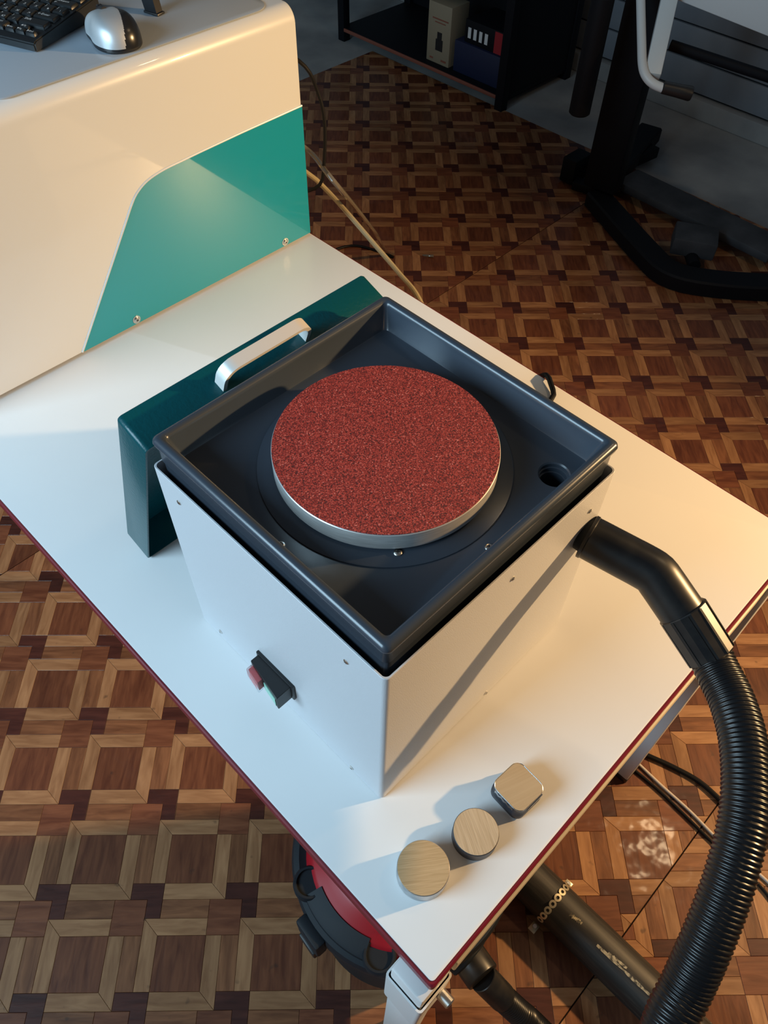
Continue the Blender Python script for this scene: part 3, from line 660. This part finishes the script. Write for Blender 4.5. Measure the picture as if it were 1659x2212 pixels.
# ------------------------------------------------------------------ vacuum cleaner under the table
vx, vy = 0.143, 0.157
V = thing('vacuum_cleaner', 'red and charcoal drum vacuum cleaner under the table', 'vacuum cleaner', (vx, vy, 0))
bm = BM(); lathe(bm, [(0.125, 0.035), (0.140, 0.045), (0.148, 0.20), (0.152, 0.315), (0.150, 0.325)], vx, vy, 72); obj('drum', bm, M['vac_dark'], V)
bm = BM(); lathe(bm, [(0.148, 0.318), (0.158, 0.322), (0.161, 0.328), (0.161, 0.350), (0.158, 0.357), (0.150, 0.360), (0.144, 0.358), (0.130, 0.356)], vx, vy, 72, True, True); obj('rim', bm, M['vac_dark'], V)
bm = BM(); lathe(bm, [(0.140, 0.3565), (0.137, 0.366), (0.128, 0.376), (0.116, 0.382), (0.108, 0.392), (0.085, 0.402), (0.05, 0.408), (0.001, 0.410)], vx, vy, 72); obj('motor_cover', bm, M['vac_red'], V)
def vang(q, z=0.35): p = PZ(q, z); return math.atan2(p.y - vy, p.x - vx)
al = vang((680, 2010), 0.34)
def vm(a, rad, z): return Matrix.Translation((vx + rad * math.cos(a), vy + rad * math.sin(a), z)) @ Matrix.Rotation(a, 4, 'Z')
for a in (al, al + math.pi):
    bm = BM(); box(bm, (-0.009, -0.024, -0.055), (0.009, 0.024, 0.004), 0.004, 2, vm(a, 0.1655, 0.353)); lt = obj('latch', bm, M['vac_dark'], V)
    bm = BM(); box(bm, (-0.006, -0.018, -0.030), (0.010, 0.018, 0.0), 0.003, 2, vm(a, 0.168, 0.300)); obj('latch_hook', bm, M['black'], lt)
# raised dark shoulder and half-moon lugs on the rim
bm = BM(); seg = 24; a0_, a1_ = vang((675, 1935)), vang((800, 2035))
if a1_ < a0_: a1_ += 2 * math.pi
lp = []
for k in range(seg + 1):
    a = a0_ + (a1_ - a0_) * k / seg; lp.append([(vx + r_ * math.cos(a), vy + r_ * math.sin(a), z_) for r_, z_ in ((0.152, 0.355), (0.151, 0.3675), (0.147, 0.3705), (0.126, 0.3790), (0.124, 0.370))])
loft(bm, lp); obj('shoulder', bm, M['vac_dark'], V)
for q in ((664, 1913), (823, 2050)):
    a = vang(q, 0.36)
    for aa in (a, a + math.pi):
        cxl, cyl_ = vx + 0.140 * math.cos(aa), vy + 0.140 * math.sin(aa)
        bm = BM(); lathe(bm, [(0.023, 0.352), (0.023, 0.371), (0.021, 0.374), (0.018, 0.374), (0.017, 0.370), (0.001, 0.370)], cxl, cyl_, 36); obj('lug', bm, M['vac_dark'], V)
bm = BM(); tube(bm, catmull([(vx - 0.07, vy + 0.06, 0.40), (vx - 0.06, vy + 0.05, 0.44), (vx, vy, 0.455), (vx + 0.06, vy - 0.05, 0.44), (vx + 0.07, vy - 0.06, 0.40)], 0.008), 0.011, 12); obj('carry_handle', bm, M['vac_dark'], V)
for k in range(4):
    a = math.radians(45 + 90 * k); bm = BM(); cyl(bm, (vx + 0.115 * math.cos(a) - 0.008, vy + 0.115 * math.sin(a), 0.020), (vx + 0.115 * math.cos(a) + 0.008, vy + 0.115 * math.sin(a), 0.020), 0.0195, 20, 0.002); obj('castor', bm, M['black'], V)
inl = Vector((0.1415, 0.004, 0.175))
bm = BM(); cyl(bm, (0.142, 0.03, 0.178), inl + Vector((0, -0.004, 0)), 0.0345, 32, 0.002); obj('hose_inlet', bm, M['vac_dark'], V)

# ------------------------------------------------------------------ vacuum hose
H = thing('vacuum_hose', 'black corrugated vacuum hose with bent end tube plugged into the grinding machine', 'hose', (0.36, -0.02, 0.75))
k0_ = es0 + Vector((-0.001, -0.004, 0.0005)); kb_, ke_ = PD((1414, 1236), 0.737), PD((1487, 1342), 0.733)
k1 = [k0_, k0_.lerp(kb_, 0.3), k0_.lerp(kb_, 0.6), k0_.lerp(kb_, 0.82), k0_.lerp(kb_, 0.97).lerp(kb_.lerp(ke_, 0.1), 0.35), kb_.lerp(ke_, 0.22), kb_.lerp(ke_, 0.5), kb_.lerp(ke_, 0.75), ke_]
c1 = catmull(k1, 0.004)
bm = BM(); n1 = len(c1); tube(bm, c1, [0.0210, 0.0217] + [0.0218] * (n1 - 2), 40); obj('elbow_tube', bm, M['rubber'], H)
bm = BM(); d0 = (c1[1] - c1[0]).normalized(); tube(bm, [c1[0] - d0 * 0.0004, c1[0], c1[0] + d0 * 0.003, c1[0] + d0 * 0.0038], [0.0212, 0.0226, 0.0226, 0.0217], 40); obj('end_lip', bm, M['rubber'], H)
ca, cb = PD((1473, 1318), 0.7335), PD((1537, 1417), 0.731); cd = (cb - ca)
bm = BM(); tube(bm, [ca, ca + cd * 0.01, ca + cd * 0.03, ca + cd * 0.97, ca + cd], [0.0215, 0.0232, 0.0238, 0.0232, 0.0222], 14); cuff = obj('cuff', bm, M['rubber'], H, True, 20)
# ribs along the cuff
ax = cd.normalized(); u_ = (Vector((0, 0, 1)) - ax * ax.z).normalized(); v2_ = ax.cross(u_)
for k in range(10):
    a_ = 2 * math.pi * k / 10; dr = u_ * math.cos(a_) + v2_ * math.sin(a_)
    bm = BM(); bar(bm, ca + cd * 0.04 + dr * 0.0232, ca + cd * 0.97 + dr * 0.0228, 0.0022, 0.0018, dr); obj('cuff_rib', bm, M['rubber'], cuff)
hp = [(1535, 1414, 0.731), (1549, 1448, 0.723), (1580, 1512, 0.704), (1603, 1590, 0.681), (1612, 1680, 0.660), (1607, 1770, 0.645), (1587, 1860, 0.636), (1561, 1945, 0.631), (1524, 2040, 0.628), (1484, 2130, 0.629), (1440, 2225, 0.625)]
path = [PD((a, b), d) for a, b, d in hp] + [Vector(p) for p in ((0.045, -0.185, 0.765), (-0.020, -0.240, 0.69), (-0.045, -0.33, 0.48), (-0.05, -0.41, 0.34), (0.0, -0.475, 0.20), (0.08, -0.50, 0.085), (0.15, -0.44, 0.035), (0.178, -0.34, 0.028))]
h2 = [PD((1172, 2232), 1.235), PD((1120, 2186), 1.218), PD((1084, 2153), 1.203)]
path += h2
cs = catmull(path, 0.0043 / 6)
rad = [0.0190 + 0.0014 * (0.5 + 0.5 * math.cos(2 * math.pi * i / 6)) ** 0.8 for i in range(len(cs))]
bm = BM(); tube(bm, cs, rad, 28, True); obj('corrugated_hose', bm, M['hose'], H, True, 180)
# second cuff at the vacuum
e0 = cs[-1]; e1 = PD((1044, 2112), 1.192)
bm = BM(); dd = (e1 - e0); tube(bm, [e0 - dd * 0.10, e0, e1, e1 + dd * 0.02], [0.0208, 0.0216, 0.0222, 0.021], 32); obj('cuff', bm, M['rubber'], H)
bm = BM(); dd2 = inl - e1; tube(bm, [e1 - dd2 * 0.02, e1 + dd2 * 0.01, e1 + dd2 * 0.06, inl - dd2 * 0.02, inl], [0.0235, 0.0268, 0.0276, 0.0280, 0.027], 40); obj('collar', bm, M['rubber'], H)

# ------------------------------------------------------------------ black drain pipe with strap
pr_ = 0.039; pxx = 0.336
PI_ = thing('plastic_pipe', 'thick scuffed black plastic pipe lying on the floor with perforated metal strap', 'pipe', (pxx, -0.1, 0))
bm = BM(); cyl(bm, (pxx, 0.30, pr_ + 0.0005), (pxx, -0.75, pr_ + 0.0005), pr_, 48, 0.003); obj('pipe_body', bm, M['pipe'], PI_)
bm = BM(); pts_l = []
for (y0_, y1_, a_, wd) in ((-0.135, -0.32, 106, 0.0020), (-0.075, -0.098, 98, 0.0030), (-0.155, -0.19, 100, 0.0022)):
    n_s = 18
    A_ = []
    for k in range(n_s + 1):
        y = y0_ + (y1_ - y0_) * k / n_s; w2 = wd * (0.4 + random.random()) ; aa = math.radians(a_ - 4 * k / n_s)
        row_ = [(pxx + (pr_ + 0.0004) * math.cos(aa + s * w2 / pr_), y, pr_ + 0.0005 + (pr_ + 0.0004) * math.sin(aa + s * w2 / pr_)) for s in (-1, 1)]
        A_.append([bm.verts.new(p) for p in row_])
    for a_r, b_r in zip(A_, A_[1:]): bm.faces.new((a_r[0], a_r[1], b_r[1], b_r[0]))
obj('scuff_mark', bm, M['scuff'], PI_, False)
# strap: chain of flat rings bent over the pipe
sy = PZ((1190, 1958), 0.078).y
bm = BM()
def sp(ang_, off, yy):
    return Vector((pxx + (pr_ + off) * math.cos(ang_), sy + yy, pr_ + 0.0005 + (pr_ + off) * math.sin(ang_)))
nr = 9
for k in range(nr):
    am = math.radians(12 + 156 * k / (nr - 1)); ro, ri = 0.0066, 0.0030; nn = 14
    O_, I_, O2, I2 = [], [], [], []
    for j in range(nn):
        t_ = 2 * math.pi * j / nn
        for lst, r_, off in ((O_, ro, 0.0026), (I_, ri, 0.0026), (O2, ro, 0.0006), (I2, ri, 0.0006)):
            lst.append(bm.verts.new(sp(am + r_ * math.cos(t_) / pr_, off, r_ * math.sin(t_) * 0.95)))
    for j in range(nn):
        q = (j + 1) % nn
        bm.faces.new((O_[j], O_[q], I_[q], I_[j])); bm.faces.new((O_[j], O2[j], O2[q], O_[q])); bm.faces.new((I_[j], I_[q], I2[q], I2[j])); bm.faces.new((O2[j], I2[j], I2[q], O2[q]))
st = obj('perforated_strap', bm, M['brass'], PI_, True, 30)
for sx in (1, -1):
    bm = BM(); cx_ = pxx + sx * (pr_ + 0.010); box(bm, (cx_ - 0.010, sy - 0.0068, 0.018), (cx_ + 0.007, sy + 0.0068, 0.0200), 0.0006); obj('strap_tab', bm, M['brass'], PI_)
    bm = BM(); cyl(bm, (cx_, sy, 0.010), (cx_, sy, 0.0262), 0.0045, 6, 0.0006); obj('strap_bolt', bm, M['zinc'], PI_)

# ------------------------------------------------------------------ cables
def cable(name, pts, r, mat, label, n=10, step=0.012):
    cpts = catmull(pts, step); bm = BM(); tube(bm, cpts, r, n)
    return tag(obj(name, bm, mat, None, origin=cpts[0]), label, 'cable')
cable('power_cable', [PZ(q, 0.0055) for q in ((1330, 1585), (1375, 1620), (1450, 1655), (1510, 1688), (1560, 1732), (1615, 1785), (1700, 1850))], 0.0052, M['cable'], 'thick black cable curving on the floor beside the table leg')
cable('thin_cable', [PZ(q, 0.0035) for q in ((1270, 1570), (1350, 1646), (1420, 1705), (1480, 1762), (1555, 1835), (1640, 1912), (1700, 1990))], 0.0032, M['cable'], 'thin black cable running straight across the floor under the hose')
cable('white_cable', [PZ(q, 0.0035) for q in ((1300, 1580), (1365, 1637), (1430, 1698), (1490, 1752), (1560, 1822), (1640, 1888), (1700, 1945))], 0.0030, M['cable_white'], 'thin pale cable running straight across the floor under the hose')
cd_pts = [Vector((0.380, 0.30, 0.79)), Vector((0.44, 0.32, 0.762)), Vector((0.56, 0.355, 0.7555)), PX((1192, 862), 0.668), PX((1192, 838), 0.684), PX((1183, 812), 0.700), PX((1168, 813), 0.712), PX((1158, 826), 0.716), Vector((0.722, 0.435, 0.69)), Vector((0.73, 0.46, 0.40)), Vector((0.76, 0.50, 0.03)), Vector((0.70, 0.62, 0.006)), Vector((0.55, 0.75, 0.006))]
cd_pts[3].z = max(cd_pts[3].z, 0.7555)
cable('mains_lead', cd_pts, 0.0040, M['cable'], 'black mains lead arching over the table edge behind the grinding machine')
cable('instrument_cable', [Vector((0.696, 1.06, 1.045)), PX((650, 135), 0.745), PX((685, 195), 0.768), PX((701, 262), 0.775), PX((700, 350), 0.765), PX((690, 400), 0.752), Vector((0.728, 1.020, 0.775)), Vector((0.725, 1.06, 0.70)), Vector((0.73, 1.08, 0.4)), Vector((0.76, 1.10, 0.005))], 0.0031, M['cable'], 'thin black cable looping beside the white instrument')
cable('beige_tube', [Vector((0.6985, 1.16, 0.885)), PX((664, 374), 0.785), PX((700, 405), 0.803), PX((740, 448), 0.805), PX((815, 535), 0.795), PX((862, 590), 0.790), PX((905, 645), 0.780), Vector((0.755, 0.68, 0.62)), Vector((0.74, 0.60, 0.45)), Vector((0.72, 0.55, 0.2)), Vector((0.72, 0.52, 0.008))], 0.0046, M['tube'], 'beige flexible tube sloping from the instrument below the table edge')
p_e = PZ((846, 552), 0.006)
cable('clear_tube', [Vector((0.6985, 1.065, 0.91)), PX((661, 321), 0.800), PD((715, 385), 1.36), PD((765, 445), 1.50), PD((808, 500), 1.78), p_e + Vector((0, 0, 0.006)), p_e + Vector((0.10, -0.10, 0))], 0.0046, M['tube2'], 'smoky translucent tube hanging from the instrument down to the floor')
cable('floor_cable', [PZ(q, 0.004) for q in ((680, 560), (735, 536), (770, 531), (812, 541), (850, 556))], 0.0042, M['cable'], 'short dark cable lying on the parquet behind the table')

# ------------------------------------------------------------------ storage rack with cartons
RK = thing('storage_rack', 'low black storage rack with a reddish front edge', 'rack', (2.85, 2.45, 0))
for x in (2.635, 3.08):
    for y in (1.985, 2.945):
        bm = BM(); box(bm, (x - 0.02, y - 0.02, -0.0034), (x + 0.02, y + 0.02, 0.95), 0.003); obj('post', bm, M['stand_black'], RK)
for z in (0.052, 0.50, 0.90):
    bm = BM(); box(bm, (2.622, 1.97, z - 0.012), (3.10, 2.96, z), 0.002); sh = obj('shelf', bm, M['stand_black'], RK)
    bm = BM(); box(bm, (2.616, 1.99, z - 0.011), (2.6222, 2.94, z + 0.003), 0.001); obj('shelf_edge', bm, M['wood_edge'], sh)
bm = BM(); box(bm, (3.085, 1.97, 0.03), (3.095, 2.96, 0.95)); obj('back_panel', bm, M['stand_black'], RK)
bm = BM(); box(bm, (2.64, 1.972, 0.03), (3.08, 1.982, 0.95)); obj('side_panel', bm, M['stand_black'], RK)
CB = thing('carton', 'tall beige carton with a dark picture on the rack', 'box', (2.72, 2.385, 0.052))
bm = BM(); box(bm, (2.665, 2.315, 0.0525), (2.775, 2.445, 0.285), 0.002); obj('carton_body', bm, M['carton'], CB)
bm = BM(); box(bm, (2.6635, 2.355, 0.105), (2.6655, 2.395, 0.150), 0.0005); box(bm, (2.6635, 2.362, 0.150), (2.6655, 2.388, 0.178), 0.0005); obj('printed_picture', bm, M['black'], CB, False)
bm = BM(); box(bm, (2.664, 2.33, 0.224), (2.6655, 2.42, 0.229)); box(bm, (2.664, 2.345, 0.212), (2.6655, 2.405, 0.216)); box(bm, (2.664, 2.33, 0.066), (2.6655, 2.36, 0.074)); box(bm, (2.664, 2.405, 0.066), (2.6655, 2.425, 0.073)); obj('printed_lines', bm, M['wood_edge'], CB, False)
CB2 = thing('carton', 'dark blue carton with a strip of white labels on the rack', 'box', (2.76, 2.16, 0.052))
bm = BM(); box(bm, (2.668, 2.03, 0.0525), (2.86, 2.29, 0.175), 0.002); obj('carton_body', bm, M['carton_blue'], CB2)
CB3 = thing('carton', 'black carton with white labels and red end on the blue carton', 'box', (2.76, 2.16, 0.175))
bm = BM(); box(bm, (2.680, 2.035, 0.1755), (2.86, 2.25, 0.262), 0.002); obj('carton_body', bm, M['stand_black'], CB3)
for k in range(4):
    bm = BM(); y = 2.232 - k * 0.030; box(bm, (2.6785, y - 0.016, 0.195), (2.6803, y, 0.235)); obj('white_label', bm, M['leg_white'], CB3, False)
bm = BM(); box(bm, (2.6782, 2.040, 0.178), (2.6804, 2.090, 0.258)); obj('red_label', bm, M['carton_red'], CB3, False)

# ------------------------------------------------------------------ adjustable stand
AS = thing('adjustable_stand', 'black and white adjustable equipment stand on a dark floor frame', 'stand', (2.33, 1.27, 0))
bm = BM(); box(bm, (-0.035, -0.062, 0.06), (0.035, 0.062, 1.15), 0.006, 2, Matrix.Translation((2.345, 1.275, 0)) @ Matrix.Rotation(math.radians(8), 4, 'Z')); obj('column', bm, M['stand_black'], AS)
def fl(q, z): return PZ(q, z)
def flat_path(pts, w, t, step=0.03):
    b_ = BM(); P_ = catmull(pts, step); lp_ = []
    for i_ in range(len(P_)):
        d_ = P_[min(i_ + 1, len(P_) - 1)] - P_[max(i_ - 1, 0)]; n_ = Vector((-d_.y, d_.x, 0)).normalized(); u_ = Vector((0, 0, 1)); e_ = 0.006
        lp_.append([P_[i_] + n_ * a + u_ * b for a, b in ((w / 2, -t / 2), (w / 2, t / 2 - e_), (w / 2 - e_, t / 2), (-w / 2 + e_, t / 2), (-w / 2, t / 2 - e_), (-w / 2, -t / 2))])
    loft(b_, lp_)
    return b_
fp = [fl((1288, 425), 0.028), fl((1395, 545), 0.028), fl((1450, 592), 0.028), fl((1545, 612), 0.028), fl((1700, 622), 0.028)]
obj('base_frame', flat_path(fp, 0.085, 0.05), M['stand_black'], AS)
obj('base_arm', flat_path([fl((1300, 400), 0.05), fl((1405, 283), 0.05)], 0.09, 0.05), M['stand_black'], AS)
bm = BM(); bar(bm, fl((1355, 345), 0.04), fl((1408, 322), 0.04), 0.07, 0.04, (0, 0, 1), 0.004); obj('arm_bracket', bm, M['stand_black'], AS)
bm = BM(); bar(bm, fl((1226, 370), 0.05), fl((1260, 350), 0.05), 0.06, 0.09, (0, 0, 1), 0.004); obj('clamp', bm, M['stand_black'], AS)
bm = BM(); bar(bm, fl((1240, 395), 0.02), fl((1290, 410), 0.02), 0.05, 0.03, (0, 0, 1), 0.004); obj('clamp', bm, M['stand_black'], AS)
pa = fl((1352, 385), 0.045); pb = fl((1680, 545), 0.045)
bm = BM(); bar(bm, pa, pb, 0.13, 0.03, (0, 0, 1), 0.006); obj('foot_bar', bm, M['pedal'], AS)
bm = BM(); box(bm, (-0.07, -0.055, -0.03), (0.07, 0.055, 0.03), 0.006, 2, Matrix.Translation(fl((1500, 520), 0.075)) @ Matrix.Rotation(math.radians(-62), 4, 'Z')); obj('pedal', bm, M['pedal'], AS)
bm = BM(); cyl(bm, fl((1490, 545), 0.045), fl((1500, 575), 0.045), 0.02, 16); obj('pedal_hinge', bm, M['stand_black'], AS)
g0 = PD((1251, 245), 2.46)
bm = BM(); cyl(bm, g0, g0 + Vector((0, 0, 0.33)), 0.033, 28, 0.004); obj('cylinder_sleeve', bm, M['stand_black'], AS)
bm = BM(); cyl(bm, g0 + Vector((0, 0, 0.32)), g0 + Vector((0, 0, 0.75)), 0.024, 28); obj('piston_rod', bm, M['chrome'], AS)
tw = [PD((1383, -60), 2.2), PD((1384, 0), 2.2), PD((1386, 90), 2.2), PD((1388, 140), 2.2), PD((1396, 165), 2.2), PD((1413, 182), 2.2), PD((1442, 194), 2.2)]
bm = BM(); tube(bm, catmull(tw, 0.008), 0.0125, 16); obj('bent_tube', bm, M['stand_white'], AS)
bm = BM(); ga, gb = PD((1430, 188), 2.2), PD((1494, 203), 2.2); gd = gb - ga; tube(bm, [ga, ga + gd * 0.04, ga + gd * 0.5, ga + gd * 0.95, gb], [0.013, 0.0165, 0.0175, 0.0195, 0.0175], 20); obj('hand_grip', bm, M['black'], AS)
bm = BM(); bar(bm, PD((1452, -30), 2.21), PD((1408, 165), 2.21), 0.046, 0.03, (1, 0.6, 0), 0.003); obj('white_strut', bm, M['stand_white'], AS)
A_, B_ = PD((1420, -20), 2.23), PD((1720, 100), 2.23)
xd = (B_ - A_).normalized(); bm = BM(); box(bm, (-0.05, -0.012, 0.0), ((B_ - A_).length, 0.012, 0.30), 0.004, 2, frame_mtx(A_, Vector((xd.x, xd.y, xd.z)), (0, 0, 1))); obj('white_panel', bm, M['stand_white'], AS)
bm = BM(); cyl(bm, PD((1448, 97), 2.30), PD((1720, 186), 2.30), 0.0145, 16); obj('cross_rod', bm, M['stand_black'], AS)
bm = BM(); bar(bm, (2.345, 1.275, 0.86), PD((1430, -40), 2.24), 0.05, 0.05, (0, 0, 1), 0.004); obj('carrier_arm', bm, M['stand_black'], AS)
